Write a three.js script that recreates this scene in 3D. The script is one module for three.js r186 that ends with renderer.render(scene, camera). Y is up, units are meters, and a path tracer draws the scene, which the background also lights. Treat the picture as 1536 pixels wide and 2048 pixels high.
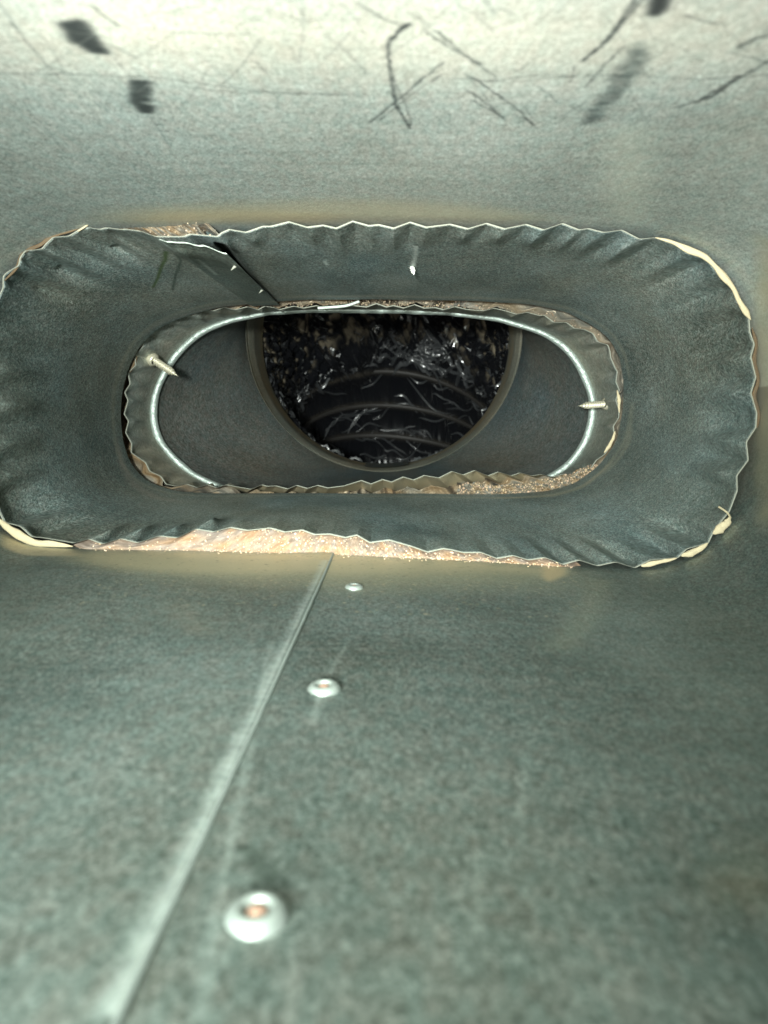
import * as THREE from 'three';
import { RectAreaLightUniformsLib } from 'three/addons/lights/RectAreaLightUniformsLib.js';
import { mergeGeometries } from 'three/addons/utils/BufferGeometryUtils.js';

// ---------------------------------------------------------------- camera, light, exposure
const scene = new THREE.Scene();
scene.background = new THREE.Color(0x000000);
const CAM_H = 0.0403;                                   // lens height above the duct floor
const camera = new THREE.PerspectiveCamera(68.97, 0.75, 0.005, 10);
camera.rotation.order = 'YXZ';
camera.rotation.set(-Math.atan(189 / 1490), Math.atan(36 / 1490), 0);
camera.position.set(0, CAM_H, 0);
camera.focus = 0.27;
camera.userData.fStop = 22;
camera.updateMatrixWorld(true);
camera.updateProjectionMatrix();

const renderer = new THREE.WebGLRenderer({ antialias: true });
renderer.toneMapping = THREE.LinearToneMapping;
renderer.toneMappingExposure = 1.0;
renderer.shadowMap.enabled = true;

function spot(color, candela, [x, y, z], [tx, ty, tz], angle, penumbra, size) {
  const l = new THREE.SpotLight(color, candela, 0, angle, penumbra, 2);
  l.position.set(x, y, z); l.target.position.set(tx, ty, tz);
  l.castShadow = true; l.shadow.radius = size;
  scene.add(l, l.target);
  return l;
}
// hand lamp held behind the lens, thrown down the duct
spot(0xf6fdf6, 1.7, [-0.045, CAM_H + 0.020, 0.14], [-0.006, CAM_H + 0.004, -0.33], 0.41, 1, 0.9);
// added unseen fill panel inside the duct, brightens the near left floor
RectAreaLightUniformsLib.init();
const floorFill = new THREE.RectAreaLight(0xf4fdf8, 34, 0.07, 0.05);
floorFill.position.set(-0.088, 0.064, 0.04); floorFill.lookAt(-0.075, 0.0, -0.07); scene.add(floorFill);
// added spot behind the lens, aimed up to brighten the roof sheet
spot(0xfffaf2, 0.42, [-0.03, CAM_H - 0.012, 0.03], [-0.014, 0.108, -0.068], 0.72, 1, 0.9);

// ---------------------------------------------------------------- random numbers, noise
function rng(seed) { let s = seed >>> 0; return () => ((s = (Math.imul(s, 1664525) + 1013904223) >>> 0) / 4294967296); }
const R0 = rng(77);
const TAB = new Float32Array(65536); for (let i = 0; i < 65536; i++) TAB[i] = R0();
const hash2 = (i, j) => TAB[((i * 73 + j * 179 + ((i * j) & 1023) * 7) & 65535) ^ ((j * 5471) & 65535)];
function vn(x, y) {
  const i = Math.floor(x), j = Math.floor(y), fx = x - i, fy = y - j;
  const a = fx * fx * (3 - 2 * fx), b = fy * fy * (3 - 2 * fy);
  const p = hash2(i, j), q = hash2(i + 1, j), r = hash2(i, j + 1), s = hash2(i + 1, j + 1);
  return p + (q - p) * a + (r - p) * b + (p - q - r + s) * a * b;
}
const fbm = (x, y, n = 4) => { let s = 0, a = 0.5, t = 0; for (let k = 0; k < n; k++) { s += a * vn(x, y); t += a; x = x * 2.03 + 17.3; y = y * 2.03 + 5.1; a *= 0.5; } return s / t; };
const clamp = (x, a = 0, b = 1) => Math.min(b, Math.max(a, x));
const sstep = (a, b, x) => { const t = clamp((x - a) / (b - a)); return t * t * (3 - 2 * t); };
const lerp = (a, b, t) => a + (b - a) * t;
const TAU = Math.PI * 2;

// ---------------------------------------------------------------- drawing-board points to places
// a point of the photograph's 1536 x 2048 grid on the cross-section of the duct at depth z
function P(px, py, z) {
  const d = new THREE.Vector3(px / 768 - 1, 1 - py / 1024, 0.5).unproject(camera).sub(camera.position);
  return camera.position.clone().addScaledVector(d, -z / d.z);
}
const pairs = (a) => { const o = []; for (let i = 0; i < a.length; i += 2) o.push([a[i], a[i + 1]]); return o; };

// closed outline as radius over angle about (cx, cy)
const NR = 2880;
class Outline {
  constructor(f) { this.r = new Float64Array(NR); if (f) for (let i = 0; i < NR; i++) this.r[i] = f(i / NR * TAU); }
  static trace(a, z, [cx, cy]) {
    const q = pairs(a).map(([x, y]) => { const p = P(x, y, z); return [Math.atan2(p.y - cy, p.x - cx), Math.hypot(p.x - cx, p.y - cy)]; }).sort((m, n) => m[0] - n[0]);
    const n = q.length;
    return new Outline((t) => {
      let th = t > Math.PI ? t - TAU : t, k = q.findIndex((e) => e[0] > th), b, c, t0, t1;
      if (k <= 0) { b = q[n - 1]; c = q[0]; t0 = b[0]; t1 = c[0] + TAU; if (k === 0) th += TAU; } else { b = q[k - 1]; c = q[k]; t0 = b[0]; t1 = c[0]; }
      // straight chord between the two traced points
      const w = t1 - t0, s = (th - t0);
      const den = b[1] * Math.sin(s) + c[1] * Math.sin(w - s);
      return den > 1e-9 && w < 2 ? b[1] * c[1] * Math.sin(w) / (c[1] * Math.sin(w - s) + b[1] * Math.sin(s)) : lerp(b[1], c[1], s / w);
    });
  }
  at(t) { const x = ((t / TAU) % 1 + 1) % 1 * NR, i = Math.floor(x), f = x - i; return this.r[i % NR] * (1 - f) + this.r[(i + 1) % NR] * f; }
  smooth(deg) {
    const w = deg / 360 * NR, h = Math.ceil(w * 2.5), k = []; let s = 0;
    for (let j = -h; j <= h; j++) { const g = Math.exp(-0.5 * (j / w) ** 2); k.push(g); s += g; }
    const o = new Outline();
    for (let i = 0; i < NR; i++) { let v = 0; for (let j = -h; j <= h; j++) v += k[j + h] * this.r[(i + j + NR * 4) % NR]; o.r[i] = v / s; }
    return o;
  }
}

// share of the outline's length up to an angle, and the length itself
function arcTable(o) {
  const a = new Float64Array(NR + 1);
  for (let i = 0; i < NR; i++) { const r0 = o.r[i], r1 = o.r[(i + 1) % NR], d = TAU / NR; a[i + 1] = a[i] + Math.hypot(r1 - r0 * Math.cos(d), r0 * Math.sin(d)); }
  const len = a[NR];
  const f = (t) => { const n = Math.floor(t / TAU + 1e-9), x = Math.max(0, t / TAU - n) * NR, i = Math.min(NR - 1, Math.floor(x)); return n + lerp(a[i], a[i + 1], x - i) / len; };
  f.len = len; return f;
}
// ---------------------------------------------------------------- object helpers
const used = {};
const numbered = (n) => { used[n] = (used[n] || 0) + 1; return used[n] === 1 ? n : `${n}_${String(used[n] - 1).padStart(3, '0')}`; };
function tag(o, label, category, group, kind) {
  if (label) o.userData.label = label;
  if (category) o.userData.category = category;
  if (group) o.userData.group = group;
  if (kind) o.userData.kind = kind;
  return o;
}
function thing(name, label, category, pos = [0, 0, 0], group, kind) {
  const g = new THREE.Group(); g.name = numbered(name); g.position.set(...pos); scene.add(g);
  return tag(g, label, category, group, kind);
}
function part(name, geo, mat, parent, label) {
  const m = new THREE.Mesh(geo, mat); m.name = parent === scene ? numbered(name) : name; m.castShadow = m.receiveShadow = true; parent.add(m);
  if (label) m.userData.label = label;
  if (parent !== scene) { parent.updateWorldMatrix(true, false); const inv = parent.matrixWorld.clone().invert(); if (!m.geometry.userData.local) { m.applyMatrix4(inv); } }
  return m;
}
// surface from f(u, v) -> Vector3, u and v in 0..1
function grid(f, nu, nv, closed = false) {
  const pos = new Float32Array((nu + 1) * (nv + 1) * 3), uv = new Float32Array((nu + 1) * (nv + 1) * 2), idx = [];
  let k = 0;
  for (let j = 0; j <= nv; j++) for (let i = 0; i <= nu; i++, k++) {
    const p = f(i / nu, j / nv); pos[k * 3] = p.x; pos[k * 3 + 1] = p.y; pos[k * 3 + 2] = p.z;
    uv[k * 2] = i / nu; uv[k * 2 + 1] = j / nv;
    if (i < nu && j < nv) { const a = k, b = k + 1, c = k + nu + 1, d = c + 1; idx.push(a, b, d, a, d, c); }
  }
  const g = new THREE.BufferGeometry();
  g.setAttribute('position', new THREE.BufferAttribute(pos, 3)); g.setAttribute('uv', new THREE.BufferAttribute(uv, 2)); g.setIndex(idx);
  g.computeVertexNormals();
  if (closed) {
    const n = g.attributes.normal.array;
    for (let j = 0; j <= nv; j++) { const a = j * (nu + 1) * 3, b = a + nu * 3; for (let c = 0; c < 3; c++) { const s = n[a + c] + n[b + c]; n[a + c] = n[b + c] = s; } }
    g.normalizeNormals();
  }
  return g;
}
const cyl = ([cx, cy], th, r, z) => new THREE.Vector3(cx + Math.cos(th) * r, cy + Math.sin(th) * r, -z);
// the place where the line of sight through a grid point meets a surface R(theta, z): {th, z, p}
function hit(px, py, c, R, z0, z1) {
  let a = z0, b = z1;
  const out = (z) => { const p = P(px, py, z), t = Math.atan2(p.y - c[1], p.x - c[0]); return Math.hypot(p.x - c[0], p.y - c[1]) - R(t, z); };
  if (out(b) < 0) return null;
  const n = 60; let prev = a;
  for (let i = 1; i <= n; i++) { const z = lerp(a, b, i / n); if (out(z) > 0) { let lo = prev, hi = z; for (let k = 0; k < 30; k++) { const m = (lo + hi) / 2; if (out(m) > 0) hi = m; else lo = m; } const p = P(px, py, hi); return { th: Math.atan2(p.y - c[1], p.x - c[0]), z: hi, p }; } prev = z; }
  return null;
}

// ---------------------------------------------------------------- textures
const canvasTex = (cv) => { const t = new THREE.CanvasTexture(cv); t.colorSpace = THREE.SRGBColorSpace; t.magFilter = THREE.LinearFilter; return t; };
// sheet-metal colour: w x h pixels spanning wm x hm metres, f adds slow changes
function metalCanvas(w, h, wm, hm, base, seed, { grain = 30, slow = 14, streak = 6, fine = 22, wrap = false, tint = 1 } = {}) {
  const cv = document.createElement('canvas'); cv.width = w; cv.height = h;
  const ctx = cv.getContext('2d'), im = ctx.createImageData(w, h), d = im.data, o = seed * 37.7;
  const at = (X, Y, q) => {                                     // millimetres
    const wx = vn(X * 0.9 + o, Y * 0.9) * 1.2;
    const g = vn(X * 2.0 + wx + o, Y * 2.0 + wx) - 0.5, g2 = vn(X * 4.6 + o, Y * 4.6 + 3) - 0.5;
    const s = fbm(X * 0.035 + o, Y * 0.05, 4) - 0.5, st = vn(X * 0.02 + o, Y * 0.9) - 0.5;
    const L = g * grain + g2 * fine + s * slow * 2 + st * streak;
    const hue = (vn(X * 0.8 + o + 50, Y * 0.8) - 0.5) * 8, hue2 = (fbm(X * 0.03 + o + 9, Y * 0.03, 3) - 0.5) * 16 * tint;
    q[0] = L - hue * 0.7 + hue2; q[1] = L + hue * 0.35; q[2] = L + hue * 0.45 - hue2 * 0.8;
  };
  const q = [0, 0, 0], q2 = [0, 0, 0];
  for (let y = 0, k = 0; y < h; y++) for (let x = 0; x < w; x++, k += 4) {
    const Y = y / h * hm * 1000; at(x / w * wm * 1000, Y, q);
    if (wrap && x > w * 0.9) { const f = (x / w - 0.9) / 0.1; at((x / w - 1) * wm * 1000, Y, q2); for (let c = 0; c < 3; c++) q[c] = lerp(q[c], q2[c], f); }
    const n = (hash2(x + seed * 31, y) - 0.5) * 22, sp = hash2(x * 3 + seed, y + 11) > 0.985 ? 22 : 0;
    for (let c = 0; c < 3; c++) d[k + c] = base[c] + q[c] + n + sp; d[k + 3] = 255;
  }
  ctx.putImageData(im, 0, 0);
  return [cv, ctx];
}
// tiling height map of zinc spangle and rolling marks
function bumpTex(n, seed, freq) {
  const d = new Uint8Array(n * n * 4);
  for (let y = 0, k = 0; y < n; y++) for (let x = 0; x < n; x++, k += 4) {
    const u = x / n, v = y / n, wrap = (fn) => { const a = sstep(0.88, 1, u), b = sstep(0.88, 1, v); const q = fn(u, v); const r = a > 0 ? lerp(q, fn(u - 1, v), a) : q; if (b <= 0) return r; const q2 = fn(u, v - 1), r2 = a > 0 ? lerp(q2, fn(u - 1, v - 1), a) : q2; return lerp(r, r2, b); };
    const h = wrap((a, b) => 0.6 * vn(a * freq + 300 + seed, b * freq + 300) + 0.4 * vn(a * freq * 2.7 + 500, b * freq * 2.7 + 500 + seed));
    d[k] = d[k + 1] = d[k + 2] = h * 255; d[k + 3] = 255;
  }
  const t = new THREE.DataTexture(d, n, n); t.wrapS = t.wrapT = THREE.RepeatWrapping; t.magFilter = THREE.LinearFilter; t.needsUpdate = true;
  return t;
}
const spangle = bumpTex(512, 3, 42);                       // 42 cells: one tile is about 42 mm
function tiled(t, wm, hm, tile = 0.042) { const c = t.clone(); c.repeat.set(wm / tile, hm / tile); c.needsUpdate = true; return c; }
function metal(map, wm, hm, { rough = 0.46, metalness = 0.5, bump = 0.00004, color = 0xffffff } = {}) {
  return new THREE.MeshStandardMaterial({ map, color, roughness: rough, metalness, bumpMap: tiled(spangle, wm, hm), bumpScale: bump, side: THREE.DoubleSide });
}
const plain = (hex, rough, metalness = 0) => new THREE.MeshStandardMaterial({ color: hex, roughness: rough, metalness, side: THREE.DoubleSide });
// strokes are drawn on a spare layer, which is softened once and laid over the map
function brush(ctx, blur, fn) {
  const { width, height } = ctx.canvas, layer = document.createElement('canvas'); layer.width = width; layer.height = height;
  fn(layer.getContext('2d'));
  ctx.save(); ctx.filter = blur ? `blur(${blur}px)` : 'none'; ctx.drawImage(layer, 0, 0); ctx.restore();
}
function stroke(ctx, pts, width, style) {
  if (pts.length < 2) return;
  ctx.strokeStyle = style; ctx.lineWidth = width; ctx.lineCap = 'round'; ctx.lineJoin = 'round';
  ctx.beginPath(); pts.forEach(([x, y], i) => (i ? ctx.lineTo(x, y) : ctx.moveTo(x, y))); ctx.stroke();
}
// dark knock with a broken edge: many small dabs inside an outline
function knock(ctx, pts, style, n, size) {
  const xs = pts.map((p) => p[0]), ys = pts.map((p) => p[1]), x0 = Math.min(...xs), x1 = Math.max(...xs), y0 = Math.min(...ys), y1 = Math.max(...ys), q = rng(n);
  ctx.fillStyle = style;
  for (let i = 0; i < n; i++) {
    const x = lerp(x0, x1, q()), y = lerp(y0, y1, q()); let inside = false;
    for (let a = 0, b = pts.length - 1; a < pts.length; b = a++) if ((pts[a][1] > y) !== (pts[b][1] > y) && x < (pts[b][0] - pts[a][0]) * (y - pts[a][1]) / (pts[b][1] - pts[a][1]) + pts[a][0]) inside = !inside;
    if (inside) { ctx.beginPath(); ctx.ellipse(x, y, size * (0.4 + q()), size * (0.4 + q()), q() * 3, 0, TAU); ctx.fill(); }
  }
}
function poly(ctx, pts, style) { ctx.fillStyle = style; ctx.beginPath(); pts.forEach(([x, y], i) => (i ? ctx.lineTo(x, y) : ctx.moveTo(x, y))); ctx.closePath(); ctx.fill(); }

// ---------------------------------------------------------------- traced outlines
const ZC = 0.218, Z2 = 0.333, ZI = 0.338, ZR = 0.372, Z3 = 0.4275, ZS = 0.470;     // depths: collar edge, its far lip, inner edge, bead, round hole, sleeve end
const ctr = P(748, 790, ZC), C = [ctr.x, ctr.y];
const edgeA = [0, 592, 8, 576, 8, 553, 16, 545, 39, 532, 42, 516, 52, 502, 85, 499, 94, 488, 108, 475, 139, 473, 151, 466, 171, 453, 200, 460, 214, 456, 245, 460, 251, 459, 284, 463, 311, 474, 369, 474, 382, 469, 436, 474, 444, 467, 460, 460, 493, 466, 527, 454, 543, 454, 579, 445, 615, 456, 647, 452, 673, 458, 706, 444, 738, 453, 758, 451, 787, 458, 820, 446, 852, 456, 900, 450, 935, 459, 972, 448, 1008, 459, 1051, 450, 1086, 461, 1124, 448, 1157, 461, 1175, 458, 1206, 466, 1242, 461, 1277, 479, 1312, 476, 1355, 492, 1376, 508, 1411, 517, 1434, 546, 1465, 571, 1473, 602, 1496, 631, 1498, 664, 1507, 689, 1500, 714, 1510, 755, 1500, 786, 1512, 826, 1510, 855, 1491, 884, 1495, 920, 1472, 951, 1473, 981, 1457, 1023, 1427, 1059, 1415, 1086, 1372, 1097, 1354, 1115];
const edgeB = [1300, 1119, 1268, 1135, 1230, 1123, 1193, 1131, 1157, 1119, 1125, 1128, 1089, 1114, 1056, 1119, 1025, 1110, 993, 1116, 962, 1104, 926, 1104, 900, 1098, 886, 1096, 855, 1103, 824, 1092, 779, 1079, 740, 1084, 714, 1069, 691, 1074, 660, 1067, 629, 1068, 605, 1059, 570, 1063, 541, 1055, 496, 1060, 461, 1054, 428, 1063, 391, 1057, 356, 1075, 319, 1071, 277, 1085, 241, 1076, 208, 1088, 176, 1076, 153, 1086, 88, 1075, 65, 1073, 42, 1052, 10, 1044, 0, 1023, -12, 990, -8, 960, -20, 925, -14, 890, -24, 850, -16, 810, -26, 770, -18, 735, -24, 700, -14, 665, -12, 630];
const rE = Outline.trace([...edgeA, ...edgeB], ZC, C).smooth(0.12), rB = rE.smooth(3.2), rBB = rE.smooth(6);
// far lip of the first collar
const rL = Outline.trace([430, 987, 560, 986, 745, 987, 900, 988, 1000, 988, 1090, 983, 1150, 967, 1200, 930, 1235, 880, 1247, 820, 1248, 760, 1240, 715, 1220, 678, 1185, 650, 1130, 622, 1060, 608, 960, 602, 850, 600, 745, 599, 620, 599, 520, 606, 440, 614, 370, 632, 318, 655, 280, 690, 256, 735, 243, 785, 240, 830, 244, 880, 258, 925, 290, 962, 350, 983], Z2, C).smooth(1.2);
// duct section
const r1base = Outline.trace([-20, 1035, 5, 1066, 60, 1092, 180, 1097, 400, 1098, 660, 1104, 950, 1119, 1200, 1138, 1300, 1140, 1400, 1112, 1466, 1046, 1502, 985, 1518, 900, 1526, 800, 1526, 720, 1514, 630, 1490, 580, 1450, 528, 1400, 494, 1340, 474, 1250, 458, 1100, 444, 900, 439, 700, 436, 500, 436, 350, 440, 200, 448, 140, 462, 90, 476, 35, 510, -6, 552, -26, 610, -38, 700, -40, 850, -36, 960], ZC, C).smooth(1.0);
const r1 = new Outline((t) => Math.max(r1base.at(t), rE.smooth ? rB.at(t) + 0.0007 : 0)).smooth(0.6);
const floorish = (t) => sstep(-0.25, -0.75, Math.sin(t)), roofish = (t) => sstep(0.25, 0.75, Math.sin(t));
function R1(t, z) {
  let r = r1.at(t);
  const f = floorish(t), x = Math.cos(t) * r;
  r -= f * 0.0005 * Math.exp(-(((z - 0.134 - 0.05 * x * x * 4 + 0.004 * Math.sin(x * 30)) / 0.011) ** 2));         // oil-canning of the floor sheet
  { const q = (z - (0.137 - 1.5 * x * x * (x < 0 ? 1 : 0.2))) / 0.080, w = 0.05, soft = q > 0.5 ? q : w * Math.log(1 + Math.exp(q / w)); r += f * 0.0052 * (1 - Math.min(soft, 1.012)); }          // the sheet kinks up towards the collar
  r += f * 0.0006 * Math.sin(z * 38 + x * 14) + roofish(t) * 0.0007 * Math.sin(z * 30 - x * 11 + 1);
  return r;
}

// ---------------------------------------------------------------- the duct we look along
const duct = thing('duct_section', 'wide grey galvanised steel duct in the foreground with scratched roof and riveted floor seam', 'duct', [C[0], 0, -ZC]);
const ZN = -0.07, ZF = 0.236;
const TW = 0.31, TL = 0.20, TZ0 = 0.035;                     // the maps span 0.31 m across, 0.20 m along from z = 0.035
const A1 = arcTable(r1.smooth(2));
const uvDuct = (th, z) => { let t = ((th / TAU) % 1 + 1) % 1 * TAU, up = Math.sin(t) > 0; return [(up ? A1(Math.PI / 2) - A1(t) : A1(t) - A1(Math.PI * 1.5)) * A1.len / TW + 0.5, (z - TZ0) / TL]; };
function ductSheet(t0, t1, lift, nu, nv) {
  const g = grid((u, v) => {
    const z = ZN + (ZF - ZN) * Math.pow(v, 0.8), th = lerp(t0, typeof t1 === 'function' ? t1(z) : t1, u);
    return cyl(C, th, R1(th, z) - lift(th, z), z);
  }, nu, nv);
  const p = g.attributes.position, uv = g.attributes.uv, end = typeof t1 === 'function' ? t1 : () => t1, up = Math.sin((t0 + end(0.1)) / 2) > 0;
  for (let i = 0; i < p.count; i++) { const th = clamp(lerp(t0, end(-p.getZ(i)), (i % (nu + 1)) / nu), up ? 0.0001 : Math.PI + 0.0001, up ? Math.PI - 0.0001 : TAU - 0.0001), q = uvDuct(th, -p.getZ(i)); uv.setXY(i, q[0], q[1]); }
  return g;
}
const toTex = (n) => (h) => { const [u, v] = uvDuct(h.th, h.z); return [u * n, (1 - v) * n]; };
const NT = 2048, T1 = toTex(NT);
const onDuct = (px, py) => { const h = hit(px, py, C, R1, 0.03, 0.26); return h ? T1(h) : null; };
const ductPts = (a) => pairs(a).map(([x, y]) => onDuct(x, y)).filter(Boolean);
const MM = NT / TW / 1000;                                    // texels across per millimetre

// roof sheet: scuffed, dark knocks and scratches
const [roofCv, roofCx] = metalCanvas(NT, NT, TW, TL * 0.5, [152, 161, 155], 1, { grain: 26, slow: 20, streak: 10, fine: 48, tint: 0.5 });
brush(roofCx, 70, (roofCx) => {
  poly(roofCx, ductPts([-60, -20, 400, -20, 900, -20, 1536, -20, 1590, 130, 1100, 150, 800, 160, 300, 150, -60, 140]), 'rgba(226,216,192,0.35)');  // bright lit area of the near roof, painted into its colour
});
brush(roofCx, 40, (roofCx) => { poly(roofCx, ductPts([180, 446, 250, 418, 450, 408, 640, 400, 800, 402, 960, 412, 1120, 440, 1000, 447, 700, 446, 400, 446]), 'rgba(186,178,150,0.6)'); });
brush(roofCx, 26, (roofCx) => { poly(roofCx, ductPts([250, 446, 330, 425, 560, 422, 700, 430, 640, 446, 400, 446]), 'rgba(190,176,144,0.6)'); });
brush(roofCx, 22, (roofCx) => { poly(roofCx, ductPts([1226, 255, 1300, 250, 1300, 330, 1292, 450, 1216, 440, 1218, 340]), 'rgba(222,224,206,0.30)'); });  // upright reflection streak painted onto the roof sheet
const rr = rng(5);
const dark = (a) => `rgba(44,50,50,${a})`;
brush(roofCx, 3, (roofCx) => {
  knock(roofCx, ductPts([120, 45, 160, 40, 185, 62, 200, 90, 222, 108, 190, 106, 160, 92, 142, 82]), dark(0.16), 900, 5);
  knock(roofCx, ductPts([262, 160, 298, 160, 300, 204, 262, 206]), dark(0.14), 900, 5);
  knock(roofCx, ductPts([272, 206, 304, 212, 300, 226, 284, 224]), dark(0.14), 900, 5);
  knock(roofCx, ductPts([1272, 84, 1290, 82, 1298, 112, 1278, 150, 1240, 195, 1200, 240, 1162, 254, 1178, 220, 1214, 180, 1222, 150, 1256, 112]), dark(0.1), 900, 5);
  knock(roofCx, ductPts([1312, -20, 1340, -22, 1326, 16, 1310, 32, 1304, 26]), dark(0.24), 900, 5);
});
brush(roofCx, 1.1, (roofCx) => {
  for (const [w, a, p] of [[6, 0.75, [820, 46, 798, 62, 780, 82]], [4.5, 0.7, [778, 82, 776, 110, 782, 150]], [4.5, 0.65, [782, 150, 790, 205, 806, 234, 822, 258]], [3, 0.5, [712, 4, 760, 34, 800, 50]], [3, 0.5, [850, 62, 902, 96, 940, 118, 992, 156]],
    [4, 0.65, [1276, -10, 1240, 44, 1206, 88, 1166, 122]], [3, 0.5, [888, 122, 840, 162, 800, 198, 740, 246]], [2.5, 0.5, [884, 150, 820, 190, 760, 240]], [4, 0.55, [940, 152, 990, 186, 1030, 214, 1066, 250]], [3, 0.5, [930, 178, 972, 206, 1008, 240]], [3, 0.4, [945, 200, 980, 220, 1010, 236]],
    [3, 0.45, [0, 146, 140, 148, 300, 154, 420, 170, 560, 186, 690, 192]], [3, 0.35, [330, 172, 480, 184, 720, 190]], [3, 0.4, [880, 156, 1000, 164, 1200, 150, 1400, 158, 1536, 150]], [5, 0.55, [1540, 120, 1470, 160, 1424, 192, 1390, 206]], [3.5, 0.55, [1540, 70, 1500, 82, 1474, 96]],
    [3, 0.4, [1450, 104, 1500, 114, 1540, 128]], [3, 0.35, [0, 10, 50, 80, 120, 160]], [3, 0.4, [180, 8, 212, 36, 240, 54]], [2, 0.35, [340, 64, 420, 68, 520, 70]], [2, 0.3, [604, -10, 606, 60, 598, 130]], [2, 0.3, [280, 34, 360, 18, 420, 10]], [2, 0.35, [512, 122, 522, 136, 534, 146]], [2.5, 0.35, [225, 112, 245, 138]], [2, 0.35, [1060, 128, 1030, 142]], [2, 0.4, [1150, 130, 1140, 166]], [3, 0.35, [1370, 30, 1410, 44, 1450, 48]], [2, 0.25, [970, 0, 1030, 30]], [2, 0.3, [0, 82, 90, 88]], [2, 0.25, [610, 40, 690, 38]],
    [4, 0.6, [1290, -10, 1250, 40, 1214, 84]], [3, 0.5, [1480, 150, 1440, 176, 1400, 200, 1350, 216]], [3, 0.45, [1170, 176, 1210, 128, 1250, 92]], [3, 0.5, [870, 60, 930, 110, 960, 128]], [2.5, 0.45, [738, 246, 800, 196, 846, 156]], [3, 0.4, [980, 160, 1090, 150, 1150, 154]],
    [4, 0.4, [306, 248, 336, 250]], [3, 0.35, [318, 262, 340, 262]]]) {
    const q = pairs(p), fine = [];
    for (let i = 0; i + 1 < q.length; i++) for (let k = 0; k < 8; k++) fine.push(lerp(q[i][0], q[i + 1][0], k / 8) + (rr() - 0.5) * 3, lerp(q[i][1], q[i + 1][1], k / 8) + (rr() - 0.5) * 3);
    fine.push(...q[q.length - 1]);
    const t = ductPts(fine);
    for (let i = 0; i + 1 < t.length; i++) stroke(roofCx, [t[i], t[i + 1]], w * (0.5 + 0.9 * rr()), dark(a * (0.55 + 0.6 * rr())));
  }
  for (let i = 0; i < 130; i++) { const x = rr() * 1536, y = rr() * 240, l = 20 + rr() * 110, an = (rr() - 0.5) * 2.4; stroke(roofCx, ductPts([x, y, x + l * 0.5 * Math.cos(an), y + l * 0.42 * Math.sin(an) + (rr() - 0.5) * 8, x + l * Math.cos(an), y + l * Math.sin(an)]), 1 + rr() * 1.6, rr() < 0.75 ? dark(0.10 + rr() * 0.22) : 'rgba(236,238,228,0.25)'); }
  for (let i = 0; i < 60; i++) { const x = rr() * 1536, y = 225 + rr() * 150, l = 10 + rr() * 90; stroke(roofCx, ductPts([x, y, x + l, y + (rr() - 0.5) * 4]), 1.4, rr() < 0.5 ? 'rgba(70,84,80,0.28)' : 'rgba(206,214,204,0.18)'); }
});
// floor sheet: dust film next to the mortar, drag marks
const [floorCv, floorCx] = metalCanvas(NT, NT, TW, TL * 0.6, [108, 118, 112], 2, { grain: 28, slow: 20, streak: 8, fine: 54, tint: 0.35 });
brush(floorCx, 34, (floorCx) => { poly(floorCx, ductPts([120, 1102, 300, 1104, 660, 1110, 950, 1124, 1140, 1140, 1110, 1150, 900, 1146, 660, 1150, 400, 1148, 250, 1142, 150, 1124]), 'rgba(196,184,150,0.9)'); });
brush(floorCx, 70, (floorCx) => { poly(floorCx, ductPts([200, 1102, 660, 1110, 1140, 1140, 1120, 1172, 900, 1180, 660, 1180, 430, 1172, 280, 1150]), 'rgba(184,178,148,0.6)'); });
brush(floorCx, 9, (floorCx) => {
  for (let i = 0; i < 700; i++) { const x = 200 + rr() * 940, e = rr(), y = 1104 + (x - 300) * 0.033 + e * e * 90, h = onDuct(x, y); if (!h) continue; floorCx.fillStyle = `rgba(196,184,150,${(1 - e) * (0.05 + rr() * 0.14)})`; floorCx.beginPath(); floorCx.ellipse(h[0], h[1], 3 + rr() * 16, 3 + rr() * 18, 0, 0, TAU); floorCx.fill(); }
});
brush(floorCx, 1, (floorCx) => {
  for (let i = 0; i < 1600; i++) { const x = 150 + rr() * 1010, e = rr(), h = onDuct(x, 1100 + Math.max(0, x - 300) * 0.037 + e * e * 110); if (!h) continue; floorCx.fillStyle = rr() < 0.6 ? `rgba(206,190,154,${0.2 + rr() * 0.4})` : `rgba(96,98,86,${0.15 + rr() * 0.3})`; floorCx.beginPath(); floorCx.ellipse(h[0], h[1], 0.8 + rr() * 2.4, 1 + rr() * 5, 0, 0, TAU); floorCx.fill(); }
});
brush(floorCx, 6, (floorCx) => { poly(floorCx, ductPts([1086, 1132, 1135, 1136, 1130, 1152, 1096, 1166, 1084, 1152]), 'rgba(214,192,152,0.8)'); });
brush(floorCx, 8, (floorCx) => { poly(floorCx, ductPts([10, 1060, 60, 1092, 150, 1098, 160, 1112, 60, 1112, 0, 1090]), 'rgba(206,188,152,0.7)'); });
brush(floorCx, 18, (floorCx) => { stroke(floorCx, ductPts([1200, 1160, 1186, 1206, 1160, 1250, 1112, 1300]), 24, 'rgba(214,204,170,0.34)'); stroke(floorCx, ductPts([352, 1206, 380, 1240, 410, 1268]), 20, 'rgba(220,190,160,0.28)'); });  // right-hand arc is a reflection painted into the floor colour
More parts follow.
